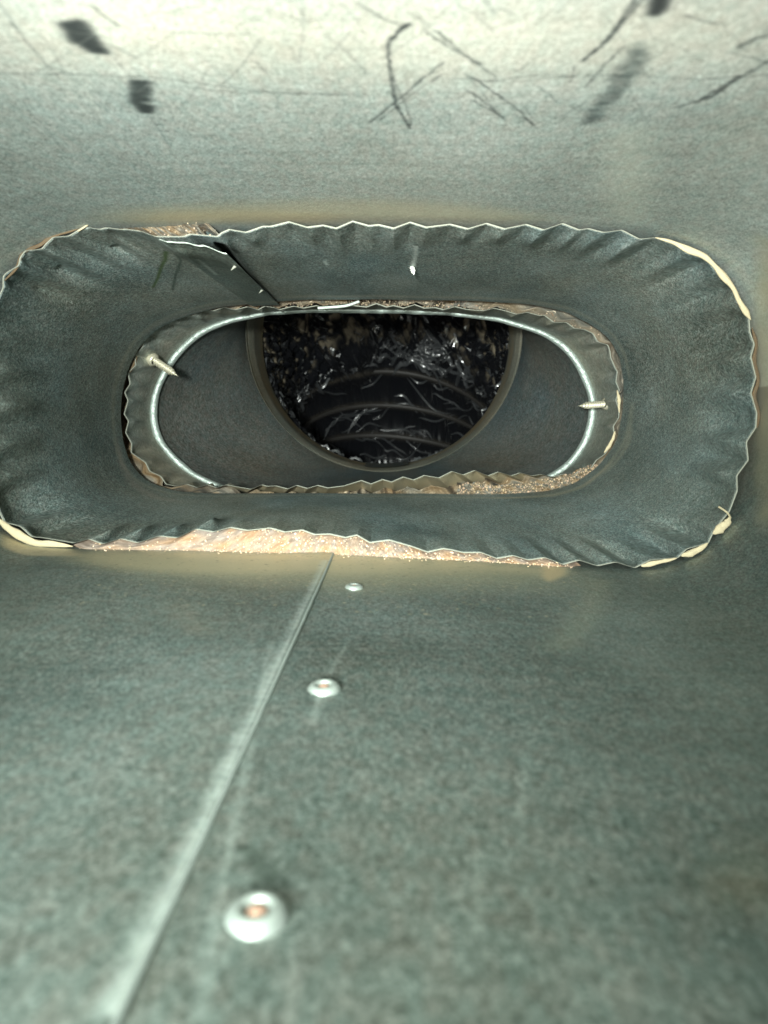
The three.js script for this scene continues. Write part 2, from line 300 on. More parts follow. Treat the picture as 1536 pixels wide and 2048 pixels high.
brush(floorCx, 2, (floorCx) => {
  for (let i = 0; i < 46; i++) { const x = 60 + rr() * 700, y = 1290 + rr() * 40 - (x < 400 ? (x - 400) * 0.1 : 0), l = 40 + rr() * 160; stroke(floorCx, ductPts([x, y, x + l / 2, y - 3, x + l, y - 4 + rr() * 4]), 2.4, rr() < 0.6 ? 'rgba(52,62,58,0.30)' : 'rgba(190,186,176,0.22)'); }
  for (const [w, a, p] of [[3, 0.4, [545, 1290, 528, 1330, 516, 1420]], [4, 0.4, [640, 1390, 632, 1420, 622, 1450]], [3, 0.38, [700, 1280, 680, 1310, 658, 1350]], [5, 0.34, [504, 1480, 470, 1640, 430, 1860, 400, 2040]], [4, 0.22, [960, 1700, 956, 1860]], [5, 0.2, [590, 1880, 580, 2040]], [4, 0.25, [470, 1470, 452, 1560]], [3, 0.25, [1060, 1480, 1040, 1640]]]) stroke(floorCx, ductPts(p), w, `rgba(214,226,218,${a})`);
  stroke(floorCx, ductPts([496, 1700, 540, 1755]), 14, 'rgba(60,72,66,0.4)');
});
brush(floorCx, 20, (floorCx) => { poly(floorCx, ductPts([1540, 1640, 1490, 1730, 1440, 1800, 1480, 1830, 1540, 1800]), 'rgba(150,120,80,0.4)'); poly(floorCx, ductPts([505, 1450, 570, 1450, 560, 1580, 500, 1560]), 'rgba(70,84,80,0.45)'); });
// rubbed pale band along the lap
for (const [w, al, bl] of [[MM * 1.5, 0.42, 3], [MM * 0.5, 0.5, 1]]) brush(floorCx, bl, (floorCx) => {
  const q = []; for (let i = 0; i <= 60; i++) { const k = i / 60, h = onDuct(lerp(653, 226, k), lerp(1126, 2048, k)); if (h) q.push([h[0] - w * 0.45, h[1]]); }
  for (let i = 0; i + 1 < q.length; i++) stroke(floorCx, [q[i], q[i + 1]], w * (0.75 + 0.5 * rr()), `rgba(206,218,212,${al * (0.6 + 0.5 * rr())})`);
});
// lime-dusted right flank
for (const [cx2, lo, hi] of [[roofCx, 480, 820], [floorCx, 760, 1060]]) brush(cx2, 10, (cx2) => {
  for (let i = 0; i < 240; i++) { const y = lo + (hi - lo) * rr(), h = hit(1515 + rr() * 40, y, C, R1, 0.1, 0.26); if (!h) continue; const [x, yy] = T1(h); cx2.fillStyle = `rgba(170,164,138,${0.04 + rr() * 0.09})`; cx2.beginPath(); cx2.ellipse(x, yy, 6 + rr() * 16, 14 + rr() * 40, 0, 0, TAU); cx2.fill(); }
});
for (const cx of [roofCx, floorCx]) brush(cx, 14, (cx) => {
  for (let i = 0; i < 900; i++) { const k = rr(), x = NT * (1.0 - 0.14 * rr() * rr()), y = NT * 0.42 * k * rr(); cx.fillStyle = `rgba(162,158,138,${(1 - k) * 0.13})`; cx.beginPath(); cx.ellipse(x, y, 10 + rr() * 30, 10 + rr() * 50, 0, 0, TAU); cx.fill(); }
});
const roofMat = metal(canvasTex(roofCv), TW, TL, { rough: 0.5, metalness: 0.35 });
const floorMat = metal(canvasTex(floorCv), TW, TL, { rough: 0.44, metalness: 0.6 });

// the seam runs almost along the duct, between these two places
const seamA = hit(657, 1126, C, R1, 0.05, 0.25), seamB = hit(236, 2030, C, R1, 0.03, 0.25), TS2 = (h) => (h.th < 0 ? h.th + TAU : h.th);
const TSM = TS2(seamA), TSat = (z) => lerp(TSM, TS2(seamB), (seamA.z - z) / (seamA.z - seamB.z));
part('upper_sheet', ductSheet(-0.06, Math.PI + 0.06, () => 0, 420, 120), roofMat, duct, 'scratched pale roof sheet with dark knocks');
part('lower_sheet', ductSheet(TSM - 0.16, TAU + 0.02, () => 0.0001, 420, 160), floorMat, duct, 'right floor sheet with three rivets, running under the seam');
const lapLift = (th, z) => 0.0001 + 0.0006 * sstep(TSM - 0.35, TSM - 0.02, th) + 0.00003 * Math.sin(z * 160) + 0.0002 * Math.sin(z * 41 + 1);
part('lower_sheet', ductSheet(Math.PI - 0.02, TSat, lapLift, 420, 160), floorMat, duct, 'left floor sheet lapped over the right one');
const seamMat = plain(0x8f9994, 0.6, 0.3), cutMat = plain(0xb4beb6, 0.45, 0.45), cutDull = plain(0x7f8176, 0.6, 0.3);
part('seam_edge', grid((u, v) => {
  const z = lerp(ZN, ZC + 0.02, v), a = u * Math.PI * 0.5, t1 = TSat(z);
  const p = cyl(C, t1, R1(t1, z) - lapLift(t1, z) + 0.0009 * (1 - Math.cos(a)), z); p.x += 0.0007 * Math.sin(a) * (0.9 + 0.2 * vn(z * 200, 3)); return p;
}, 6, 400), seamMat, duct, 'pale worn cut edge of the lap seam');

// rivets along the seam
const rivetProfile = [[0.00001, 0.0004], [0.0009, 0.0005], [0.00105, 0.0010], [0.00125, 0.00145], [0.00155, 0.00158], [0.00195, 0.0014], [0.0023, 0.00095], [0.0025, 0.0004], [0.0026, -0.0004]].map((q) => new THREE.Vector2(...q));
const rivetGeo = new THREE.LatheGeometry(new THREE.SplineCurve(rivetProfile).getPoints(40), 40);
const mandrelGeo = new THREE.LatheGeometry([[0.00001, 0.0014], [0.0004, 0.00136], [0.00072, 0.0011], [0.00086, 0.0007], [0.0009, 0.0002]].map((q) => new THREE.Vector2(...q)), 24);
rivetGeo.userData.local = mandrelGeo.userData.local = true;
const rivetMat = plain(0x8f9892, 0.45, 0.5), mandrelMat = plain(0xb08f7c, 0.42, 0.5);
for (const [px, py, k, lab] of [[514, 1836, 1.18, 'largest rivet, nearest the viewer'], [648, 1380, 1.08, 'middle rivet of the three'], [708, 1176, 0.92, 'smallest rivet with a rusty ring, next to the mortar strip']]) {
  const h = hit(px, py, C, R1, 0.03, 0.25);
  const rv = part('rivet', rivetGeo, rivetMat, duct, lab);
  const n = new THREE.Vector3(C[0], h.p.y + 1, h.p.z).sub(new THREE.Vector3(C[0], h.p.y, h.p.z));
  rv.position.copy(h.p).sub(duct.position); rv.scale.set(k, k * 0.66, k); rv.rotation.set(0.05, px, 0.04 * n.y);
  part('mandrel', mandrelGeo, mandrelMat, rv);
}

// ---------------------------------------------------------------- first crimped collar
let crack = () => 0;                                          // set below, where the lapped strip is placed
function R2(t, z) {
  const s = z - ZC, k = clamp(s / (Z2 - ZC));
  const body = lerp(rBB.at(t), rL.at(t), sstep(0, 1, k) * 0.5 + k * 0.5);
  const dent = (rB.at(t) - rBB.at(t)) * (1 - sstep(0, 0.05, s));
  const side = sstep(0.6, 0.95, Math.abs(Math.cos(t))), f = (rE.at(t) - rB.at(t)) * (1 + (0.9 - 0.7 * sstep(-0.2, -0.5, Math.sin(t)) * (1 - side) + 0.9 * side) * sstep(0, 0.009, s)) * (1 - sstep(0.005 + 0.005 * side, 0.030 + 0.014 * side + 0.008 * Math.sin(t * 5), s));
  const r = body + dent + (s < 0.0001 ? (rE.at(t) - rB.at(t)) : f) + 0.0006 * (fbm(Math.cos(t) * 3 + 7, Math.sin(t) * 3 + z * 30, 3) - 0.5) * sstep(0, 0.03, s);
  return crack(t, s) + (s < 0.02 && s > 0.0002 ? Math.min(r, r1.at(t) - 0.0005 - 0.0004 * sstep(0, 0.004, s)) : r);
}
const collar = thing('crimped_collar', 'outer, larger oval metal collar with wavy crimped rim at the foreground duct end', 'duct collar', [C[0], 0, -ZC]);
const W2 = 0.56, L2 = 0.125;
const [colCv, colCx] = metalCanvas(2048, 1024, W2 * 1.5, L2 * 0.8, [106, 116, 111], 3, { grain: 54, slow: 22, streak: 3, fine: 80, wrap: true });
const A2 = arcTable(rBB);
const T2 = (h) => [A2((((h.th / TAU) % 1) + 1) % 1 * TAU) * 2048, (1 - clamp((h.z - ZC) / (Z2 + 0.012 - ZC))) * 1024];
const onCollar = (px, py) => { const h = hit(px, py, C, R2, ZC + 0.0005, Z2 + 0.003); return h ? T2(h) : null; };
const colPts = (a) => pairs(a).map(([x, y]) => onCollar(x, y)).filter(Boolean);
brush(colCx, 1.2, (colCx) => {
  for (const [w, c, p] of [[4, 'rgba(58,78,40,0.85)', [333, 503, 331, 520, 322, 536, 316, 556, 306, 575]], [3, 'rgba(42,58,48,0.7)', [359, 512, 362, 522, 357, 540, 352, 548, 349, 562, 345, 580]], [5, 'rgba(206,214,208,0.5)', [832, 492, 831, 512, 826, 534]], [4, 'rgba(214,228,222,0.5)', [648, 522, 656, 530]], [3, 'rgba(214,228,222,0.4)', [652, 518, 650, 530]]]) stroke(colCx, colPts(p), w, c);  // pale line above the screw tip is a painted reflection
});
brush(colCx, 10, (colCx) => {
  stroke(colCx, colPts([300, 660, 360, 632, 440, 612, 540, 604]), 30, 'rgba(168,156,144,0.35)');
  stroke(colCx, colPts([600, 594, 800, 594, 1000, 600, 1100, 612]), 26, 'rgba(168,164,154,0.35)');
  stroke(colCx, colPts([1256, 740, 1262, 820, 1250, 900, 1215, 940]), 30, 'rgba(176,168,146,0.35)');
  stroke(colCx, colPts([330, 1000, 260, 960, 240, 900]), 34, 'rgba(160,148,136,0.4)');
  stroke(colCx, colPts([1000, 996, 1150, 980, 1215, 930]), 24, 'rgba(180,164,132,0.4)');
});
const colMat = metal(canvasTex(colCv), W2, L2, { rough: 0.58, metalness: 0.4, bump: 0.00005 });
const SHEET = 0.0004;
const TA = hit(333, 489, C, R2, ZC - 0.002, 0.3).th, TB = hit(440, 494, C, R2, ZC - 0.002, 0.3).th;
const TAU0 = (t) => (t < -1 ? t + TAU : t);
crack = (t, s) => { const w = lerp(0.015, 0.005, sstep(0.006, 0.07, s)), c = TAU0(TB) - 0.008 + 0.014 * sstep(0, 0.1, s) - w * 0.2; return 0.007 * sstep(0.005, 0.013, s) * (1 - sstep(0.085, 0.11, s)) * Math.exp(-(((TAU0(t > Math.PI ? t - TAU : t) - c) / w) ** 4)); };
const collarWall = grid((u, v) => {
  const th = u * TAU;
  if (v < 0.08) { const s = 0.03 * (1 - v / 0.08); return cyl(C, th, R2(th, ZC + s) + SHEET, ZC + s); }
  const w = (v - 0.08) / 0.92;
  if (w < 0.86) { const s = Math.pow(w / 0.86, 1.35) * (Z2 - ZC); return cyl(C, th, R2(th, ZC + s), ZC + s); }
  const a = (w - 0.86) / 0.14 * Math.PI * 0.5, q = 0.0042;      // far lip rolls outward
  return cyl(C, th, R2(th, Z2) + q * (1 - Math.cos(a)), Z2 + q * Math.sin(a));
}, 1500, 92, true);
{ // map along the depth
  const p = collarWall.attributes.position, uv = collarWall.attributes.uv;
  for (let i = 0; i < p.count; i++) uv.setXY(i, A2(uv.getX(i) * TAU), clamp((-p.getZ(i) - ZC) / (Z2 + 0.012 - ZC)));
}
part('wall', collarWall, colMat, collar);
function cutEdge(c, rf, z, t, n, t0 = 0, t1 = TAU) {
  return grid((u, v) => { const th = lerp(t0, t1, u), a = v * Math.PI; return cyl(c, th, rf(th) + t * 0.5 - t * 0.56 * Math.cos(a), z - t * 0.5 * Math.sin(a)); }, n, 6, t1 - t0 > 6.2);
}
part('cut_edge', cutEdge(C, (t) => rE.at(t), ZC, SHEET, 1500), cutDull, collar, 'bright wavy cut edge of the outer collar');

// lap strip of the collar, its free edge sprung away from the wall
const stripLift = (k, s) => (0.0003 + 0.0046 * sstep(0.2, 1.0, k) * (1 + 0.5 * Math.exp(-(((s - 0.016) / 0.012) ** 2))) * (1 - 0.8 * sstep(0.01, 0.08, s)) + 0.0004 * k) * (1 - 0.6 * sstep(0.05, 0.1, s)) + 0.0014 * sstep(0, 0.07, k);
const stripR = (th, s) => { const k = (th - TA) / (TB - TA); const z = ZC + Math.max(s, 0.004); return Math.min(R2(th, z) - crack(th, z - ZC), lerp(rBB.at(th), rL.at(th), clamp(s / (Z2 - ZC)))) - stripLift(k, s); };
const SL = Z2 - ZC + 0.001, stripMat = colMat.clone(); stripMat.color.set(0xd2d6d2);
const strip = part('lap_strip', grid((u, v) => { const th = lerp(TA, TB + 0.012 * v, u), s = v * SL - 0.0004; return cyl(C, th, stripR(th, Math.max(s, 0)), ZC + s); }, 40, 60), stripMat, collar, 'lapped strip with a sprung edge at upper left of the outer collar');
{ const p = strip.geometry.attributes.position, uv = strip.geometry.attributes.uv; for (let i = 0; i < p.count; i++) { const th = Math.atan2(p.getY(i) - C[1], p.getX(i) - C[0]); uv.setXY(i, A2(((th / TAU) % 1 + 1) % 1 * TAU) - 0.13, clamp((-p.getZ(i) - ZC) / (Z2 + 0.012 - ZC))); } }
part('cut_edge', grid((u, v) => { const th = lerp(TA, TB, u), a = v * Math.PI; return cyl(C, th, stripR(th, 0) + 0.0003 - 0.00034 * Math.cos(a) + 0.00025 * Math.sin(u * 19), ZC - 0.0004 - 0.0003 * Math.sin(a)); }, 60, 6), cutMat, collar, 'cut end of the lapped strip');
const barbGeo = new THREE.ConeGeometry(0.0007, 0.0026, 5); barbGeo.userData.local = true;
for (const [px, py, q] of [[467, 531, 1], [521, 580, 0.8]]) {
  const h = hit(px, py, C, (t, z) => stripR(t, z - ZC), ZC + 0.002, Z2), b = part('barb', barbGeo, cutDull, collar, 'small pointed burr on the lapped strip');
  b.position.copy(h.p).sub(collar.position); b.position.y -= 0.0006; b.scale.set(q, q, q * 0.6); b.rotation.set(0.3, 0.4, 2.3);
}

// ---------------------------------------------------------------- inner crimped collar with its bead
const ctr3 = P(745, 800, ZI), C3 = [ctr3.x, ctr3.y];
const innerA = [530, 613, 517, 620, 496, 614, 471, 620, 448, 615, 428, 622, 403, 620, 386, 632, 365, 629, 345, 643, 328, 643, 310, 661, 291, 670, 286, 694, 271, 711, 272, 731, 257, 746, 261, 768, 250, 785, 257, 801, 249, 828, 258, 842, 252, 865, 264, 887, 263, 905, 292, 925, 300, 942, 322, 952, 333, 968, 355, 972, 372, 967, 395, 975, 415, 969, 435, 975, 452, 969, 480, 974, 503, 978, 524, 969, 535, 972, 552, 971, 576, 977, 594, 970, 615, 976, 636, 970, 656, 975, 688, 971, 723, 960, 742, 967, 765, 958, 783, 963, 806, 953, 827, 959, 848, 950, 877, 955, 903, 942, 926, 949, 949, 940, 975, 951, 996, 943, 1021, 951, 1040, 945, 1062, 951, 1084, 948, 1103, 954, 1127, 947, 1147, 950, 1161, 938, 1179, 939, 1192, 920, 1208, 909, 1215, 900];
const innerB = [1228, 870, 1226, 852, 1237, 835, 1237, 817, 1231, 800, 1238, 780, 1231, 764, 1234, 743, 1231, 739, 1221, 716, 1219, 702, 1215, 690, 1195, 684, 1185, 667, 1168, 659, 1148, 657, 1132, 645, 1107, 645, 1088, 631, 1080, 632, 1053, 625, 1032, 629, 1010, 622, 987, 617, 968, 622, 950, 621, 931, 619, 910, 614, 887, 620, 869, 616, 848, 617, 829, 610, 807, 617, 787, 612, 773, 615, 753, 608, 733, 615, 707, 612, 673, 615, 650, 618, 634, 612, 607, 617, 588, 613, 559, 620, 550, 616];
const rI = Outline.trace([...innerA, ...innerB], ZI, C3).smooth(0.12), rIB = rI.smooth(2.6);
const rR = Outline.trace([530, 627, 455, 641, 406, 660, 375, 684, 347, 713, 332, 737, 314, 772, 305, 805, 304, 844, 315, 880, 345, 917, 380, 947, 425, 970, 480, 985, 560, 992, 745, 996, 950, 990, 1050, 975, 1113, 950, 1148, 922, 1175, 880, 1186, 840, 1188, 800, 1178, 768, 1167, 743, 1151, 716, 1132, 694, 1107, 676, 1080, 662, 1000, 638, 900, 628, 800, 623, 700, 622, 620, 622], ZR, C3).smooth(1.5);
function R3(t, z) {
  const s = z - ZI, k = clamp(s / (ZR - ZI));
  const f = (rI.at(t) - rIB.at(t)) * (1 + 1.1 * sstep(0, 0.006, s)) * (1 - sstep(0.004, 0.028, s));
  return lerp(rIB.at(t), rR.at(t) + 0.0006, k) + f;
}
const inner = thing('crimped_collar', 'inner oval collar with small crimps and a bright rolled bead, framing the round black hole', 'duct collar', [C3[0], 0, -ZI]);
const [inCv, inCx] = metalCanvas(2048, 256, 0.42, 0.05, [124, 128, 119], 4, { wrap: true, grain: 36, slow: 30, streak: 4, fine: 50 });
brush(inCx, 8, (inCx) => {
  for (let i = 0; i < 240; i++) { const x = rr() * 2048, low = Math.abs(x / 2048 - 0.78) < 0.16; inCx.fillStyle = low ? `rgba(168,156,122,${0.12 + rr() * 0.25})` : `rgba(140,128,106,${0.05 + rr() * 0.18})`; inCx.beginPath(); inCx.ellipse(x, rr() * 256, 10 + rr() * 40, 8 + rr() * 40, 0, 0, TAU); inCx.fill(); }
});
brush(inCx, 10, (inCx) => {                                     // dusty outside of the crimps, bounced light painted in: lower part of the map
  for (let i = 0; i < 500; i++) { const k = rr(); inCx.fillStyle = `rgba(176,162,128,${0.1 + rr() * 0.2})`; inCx.beginPath(); inCx.ellipse(2048 * (0.58 + 0.37 * k), 256 * (0.56 + 0.5 * rr()), 8 + rr() * 30, 6 + rr() * 24, 0, 0, TAU); inCx.fill(); }
});
const inMat = metal(canvasTex(inCv), 0.42, 0.05, { rough: 0.55, metalness: 0.4 });
part('wall', grid((u, v) => {
  const th = u * TAU, k = v < 0.45 ? 1 - v / 0.45 : (v - 0.45) / 0.55, s = Math.pow(k, 1.2) * (ZR - ZI);
  return cyl(C3, th, R3(th, ZI + s) + (v < 0.45 ? SHEET : 0), ZI + s);
}, 1300, 48, true), inMat, inner);
part('cut_edge', cutEdge(C3, (t) => rI.at(t), ZI, SHEET, 1300), cutDull, inner, 'thin wavy cut edge of the inner collar');
const beadMat = new THREE.MeshStandardMaterial({ color: 0x98a39d, roughness: 0.5, metalness: 0.5, bumpMap: tiled(spangle, 0.5, 0.012), bumpScale: 0.0003, side: THREE.DoubleSide });
part('bead_ring', grid((u, v) => { const th = u * TAU, a = v * TAU; return cyl(C3, th, rR.at(th) - 0.0006 + 0.0009 * sstep(0.4, 0.8, Math.sin(th)) - (0.0019 - 0.0005 * sstep(0.4, 0.8, Math.sin(th))) * (0.9 + 0.2 * vn(th * 20, 1)) * Math.cos(a), ZR - 0.0004 + 0.0019 * Math.sin(a)); }, 480, 14, true), beadMat, inner, 'shiny rolled bead around the inner collar');
// sliver torn off the rim
{
  const c = new THREE.CatmullRomCurve3([P(636, 616, ZI - 0.0006), P(668, 614, ZI - 0.0012), P(694, 611, ZI - 0.0018), P(718, 603, ZI - 0.003)]);
  part('metal_sliver', new THREE.TubeGeometry(c, 20, 0.0007, 6), cutMat, inner, 'torn sliver of metal at the top of the rim');
}

// ---------------------------------------------------------------- boot: oval to round
const hc = P(767, 667, Z3), HR = 271 / 1490 * Z3, HC = [hc.x, hc.y];
const circleFrom = (c, [hx, hy], rad) => (t) => { const dx = hx - c[0], dy = hy - c[1], b = dx * Math.cos(t) + dy * Math.sin(t); return b + Math.sqrt(Math.max(0, b * b - dx * dx - dy * dy + rad * rad)); };
const boot = thing('duct_boot', 'dark oval to round transition piece behind the inner collar, with a round sleeve', 'duct fitting', [C3[0], 0, -ZR]);
const [bootCv, bootCx] = metalCanvas(1024, 512, 0.5, 0.07, [70, 74, 71], 6, { wrap: true, grain: 24, slow: 12, streak: 4, fine: 46 });
void bootCx;
const bootMat = metal(canvasTex(bootCv), 0.5, 0.07, { rough: 0.55, metalness: 0.4 });
const cf = circleFrom(C3, HC, HR);
part('wall', grid((u, v) => { const th = u * TAU; return cyl(C3, th, lerp(rR.at(th) + 0.0004, cf(th), v), lerp(ZR, Z3, Math.pow(v, 0.85))); }, 360, 30, true), bootMat, boot);
const sleeveMat = metal(canvasTex((() => {
  const [cv, cx] = metalCanvas(1024, 128, 0.48, 0.045, [120, 120, 108], 7, { grain: 20, slow: 30, wrap: true });
  brush(cx, 6, (cx) => { for (let i = 0; i < 90; i++) { cx.fillStyle = `rgba(150,128,92,${0.1 + rr() * 0.3})`; cx.beginPath(); cx.ellipse(rr() * 1024, rr() * 60, 10 + rr() * 40, 6 + rr() * 18, 0, 0, TAU); cx.fill(); } });
  return cv;
})()), 0.48, 0.045, { rough: 0.5, metalness: 0.4 });
part('sleeve', grid((u, v) => {
  const th = u * TAU, lip = v < 0.15 ? 0.0016 * Math.sin(v / 0.15 * Math.PI) : 0;
  return cyl(HC, th, HR - 0.0004 + lip - 0.0012 * sstep(0.15, 0.4, v), lerp(Z3, ZS, v));
}, 240, 30, true), sleeveMat, boot, 'round metal sleeve with a tan dusty side');
{ // folded tab at the sleeve's seam
  const t0 = Math.atan2(P(727, 940, Z3).y - HC[1], P(727, 940, Z3).x - HC[0]);
  part('seam_tab', grid((u, v) => { const th = t0 + 0.34 * u; return cyl(HC, th, HR - 0.0024 - 0.0008 * u, lerp(Z3 - 0.0012, ZS - 0.006, v)); }, 24, 8), bootMat, boot, 'lapped end of the sleeve at the bottom of the hole');
}

// ---------------------------------------------------------------- flexible duct
const flex = thing('flexible_duct', 'black crinkled plastic flexible duct bending down behind the round hole', 'flexible duct', [HC[0], HC[1], -ZS]);
const FR = HR + 0.001, BR = 0.118, FD = 0.006;
// along the path: s in metres; straight for FD, then a bend downwards
function pathAt(s) {
  const a = clamp((s - FD) / BR, 0, 1.75), d = Math.min(s, FD);
  return { c: new THREE.Vector3(HC[0] + 0.006 * Math.sin(a), HC[1] - BR * (1 - Math.cos(a)), -(ZS + d + BR * Math.sin(a))), n: new THREE.Vector3(0, Math.cos(a), -Math.sin(a)), b: new THREE.Vector3(1, 0, 0) };
}
const ringAt = (s, phi, r) => { const q = pathAt(s); return q.c.clone().addScaledVector(q.b, Math.cos(phi) * r).addScaledVector(q.n, Math.sin(phi) * r); };
const SF = FD + BR * 1.72;
const ringS = [0.124, 0.143, 0.160, 0.178];
const ridge = (x, y) => 1 - Math.abs(2 * vn(x, y) - 1);
// creased plastic: flat facets between random heights on a sheared triangle lattice
function facets(x, y, k) {
  const i = Math.floor(x), j = Math.floor(y), fx = x - i, fy = y - j, h = (a, b) => hash2(a + k * 57, b + k * 91);
  if (fx + fy < 1) return h(i, j) * (1 - fx - fy) + h(i + 1, j) * fx + h(i, j + 1) * fy;
  return h(i + 1, j + 1) * (fx + fy - 1) + h(i, j + 1) * (1 - fx) + h(i + 1, j) * (1 - fy);
}
const folds = (s, phi) => {
  const X = s * 1000, Y = phi * FR * 1000;                         // mm along and round the duct
  const w = 9 * (fbm(X * 0.03, Y * 0.03 + 40, 2) - 0.5), side = Math.sin(phi * 2 + 0.4);
  const a = facets(X * 0.075 + Y * 0.035 * side + w * 0.08, Y * 0.06 - X * 0.02 * side, 1), b = facets(X * 0.13 - Y * 0.06 * side + w * 0.1, Y * 0.11 + X * 0.05, 2), c = facets(X * 0.24 + Y * 0.10, Y * 0.24 - X * 0.10, 3);
  return clamp(0.5 * Math.abs(2 * a - 1) + 0.45 * Math.abs(2 * b - 1) + 0.3 * c);
};
const linerGeo = grid((u, v) => {
  const phi = u * TAU, s = v * SF;
  const edge = 0.112 + 0.008 * Math.sin(phi * 3 + 1) + 0.016 * (vn(phi * 5, 4) - 0.5), wrinkled = 1 - sstep(edge - 0.012, edge + 0.012, s), start = sstep(0, 0.008, s);
  let r = FR + 0.0015 - (0.0085 + 0.004 * Math.sin(phi)) * folds(s, phi) * wrinkled * (0.3 + 0.7 * start);
  for (const q of ringS) r -= 0.0016 * Math.exp(-(((s - q - 0.005 * Math.cos(phi + 0.3)) / 0.0045) ** 2)) * (1 - wrinkled);
  r += (1 - wrinkled) * (0.0016 + 0.0016 * (facets(phi * 9 + s * 40, s * 55, 5) - 0.5) + 0.0010 * Math.abs(2 * facets(phi * 26, s * 30 + phi * 3, 6) - 1));
  return ringAt(s, phi, r);
}, 1100, 420, true);
{ // dust caught between the folds
  const n = linerGeo.attributes.position.count, col = new Float32Array(n * 3), uv = linerGeo.attributes.uv;
  for (let i = 0; i < n; i++) {
    const phi = uv.getX(i) * TAU, s = uv.getY(i) * SF, f = folds(s, phi), near = 1 - sstep(0.075, 0.115, s);
    const rib = Math.max(...ringS.map((q) => Math.exp(-(((s - q - 0.005 * Math.cos(phi + 0.3)) / 0.0016) ** 2))));
    const k = clamp(0.16 * rib * (0.4 + fbm(phi * 8, s * 40, 3)) + sstep(0.62, 0.35, f) * near * sstep(0.5, 0.66, fbm(phi * 11 + 3, s * 130, 3)) + 0.012 * fbm(phi * 12, s * 60, 3));
    col[i * 3] = lerp(0.005, 0.17, k); col[i * 3 + 1] = lerp(0.0055, 0.145, k); col[i * 3 + 2] = lerp(0.007, 0.105, k);
  }
  linerGeo.setAttribute('color', new THREE.BufferAttribute(col, 3));
}
const linerMat = new THREE.MeshPhysicalMaterial({ vertexColors: true, roughness: 0.2, metalness: 0, specularIntensity: 1, clearcoat: 0.6, clearcoatRoughness: 0.12, side: THREE.DoubleSide });
part('liner', linerGeo, linerMat, flex);
{ // sharp pleats of the crumpled plastic
  const r = rng(91), list = [];
  for (let i = 0; i < 2500; i++) {
    const deep = i > 2340, s0 = deep ? 0.125 + 0.06 * r() : 0.004 + 0.114 * Math.pow(r(), 0.7), phi0 = r() * TAU, top = Math.sin(phi0);
    if (top < -0.5 && r() < 0.7) continue;
    const L = (deep ? 0.02 : 0.010) + 0.030 * r() * r(), sgn = Math.cos(phi0) > 0 ? 1 : -1;
    const al = deep ? (r() - 0.5) * 0.9 : (r() - 0.5) * 1.5 + sgn * 0.75 * (1 - Math.abs(top)), bend = (r() - 0.5) * 1.2;
    const wd = deep ? 0.0006 : 0.0005 + 0.0009 * r(), ht = deep ? 0.0006 : 0.0010 + 0.0018 * r(), lean = (r() - 0.5) * 1.6, wob = r() * 9;
    list.push(grid((u, v) => {
      const q = u - 0.5, a = al + bend * q, w = Math.sqrt(Math.max(0, 1 - 4 * q * q)) + 0.02, e = (v - 0.5) * 2, b = (1 - e * e);
      const s = s0 + Math.sin(a) * L * q + Math.cos(a) * wd * w * (e + lean * b) + 0.0012 * Math.sin(u * 7 + wob), ph = phi0 + (Math.cos(a) * L * q - Math.sin(a) * wd * w * (e + lean * b)) / FR;
      const ss = Math.max(0.001, s), base = FR + 0.0022 - (deep ? 0 : 0.0045 * folds(s0 + Math.sin(a) * L * q, phi0 + Math.cos(a) * L * q / FR));
      return ringAt(ss, ph, base - (ht + 0.001) * w * b * (0.85 + 0.3 * Math.sin(u * 5 + wob * 2)));
    }, 9, 6));
  }
  const g = mergeGeometries(list);
  const m = part('pleats', g, new THREE.MeshPhysicalMaterial({ color: new THREE.Color().setRGB(0.032, 0.034, 0.036), roughness: 0.3, clearcoat: 0.8, clearcoatRoughness: 0.16, side: THREE.DoubleSide }), flex, 'glossy black creases of the crumpled liner');
  m.userData.kind = 'stuff';
}
const wireMat = plain(0x242220, 0.6);
for (const q of ringS) part('wire_ring', grid((u, v) => { const phi = u * TAU, a = v * TAU; const r = FR + 0.0006 + 0.0011 * Math.cos(a) + 0.0005 * Math.sin(phi * 2 + q * 90); return ringAt(q + 0.0012 * Math.sin(a) + 0.005 * Math.cos(phi + 0.3), phi, r); }, 160, 10), wireMat, flex);

// ---------------------------------------------------------------- screws
function screwGeo(len, rad) {
  const pts = [], turns = Math.round(len / (rad * 0.95)); pts.push(new THREE.Vector2(rad * 1.7, -len * 0.32), new THREE.Vector2(rad * 1.75, -len * 0.02), new THREE.Vector2(rad * 1.1, 0));
  const body = new THREE.LatheGeometry(pts, 20);
  const core = grid((u, v) => {
    const y = v * len, a = u * TAU, tip = 1 - sstep(0.62, 1, v) * 0.96, ph = ((v * turns - u) % 1 + 1) % 1;
    const th = Math.max(0, 1 - Math.abs(ph - 0.5) * 4.2), r = rad * (0.66 + 0.42 * th) * tip;
    return new THREE.Vector3(Math.cos(a) * r, y, Math.sin(a) * r);
  }, 22, turns * 14, true);
  const g = mergeGeometries([body, core]); g.userData.local = true; return g;
}
const screwMat = plain(0xc9c4ae, 0.4, 0.55);
function screw(base, tip, rad, label, mat = screwMat) {
  const d = tip.clone().sub(base), len = d.length();
  const g = part('screw', screwGeo(len, rad), mat, scene); tag(g, label, 'screw');
  g.position.copy(base); g.quaternion.setFromUnitVectors(new THREE.Vector3(0, 1, 0), d.normalize());
  return g;
}
screw(P(310, 722, 0.352), P(357, 753, 0.345), 0.0018, 'dusty sheet metal screw poking through the left side of the inner collar');
screw(P(1208, 808, 0.354), P(1155, 812, 0.346), 0.0016, 'bright sheet metal screw poking through the right side of the inner collar');
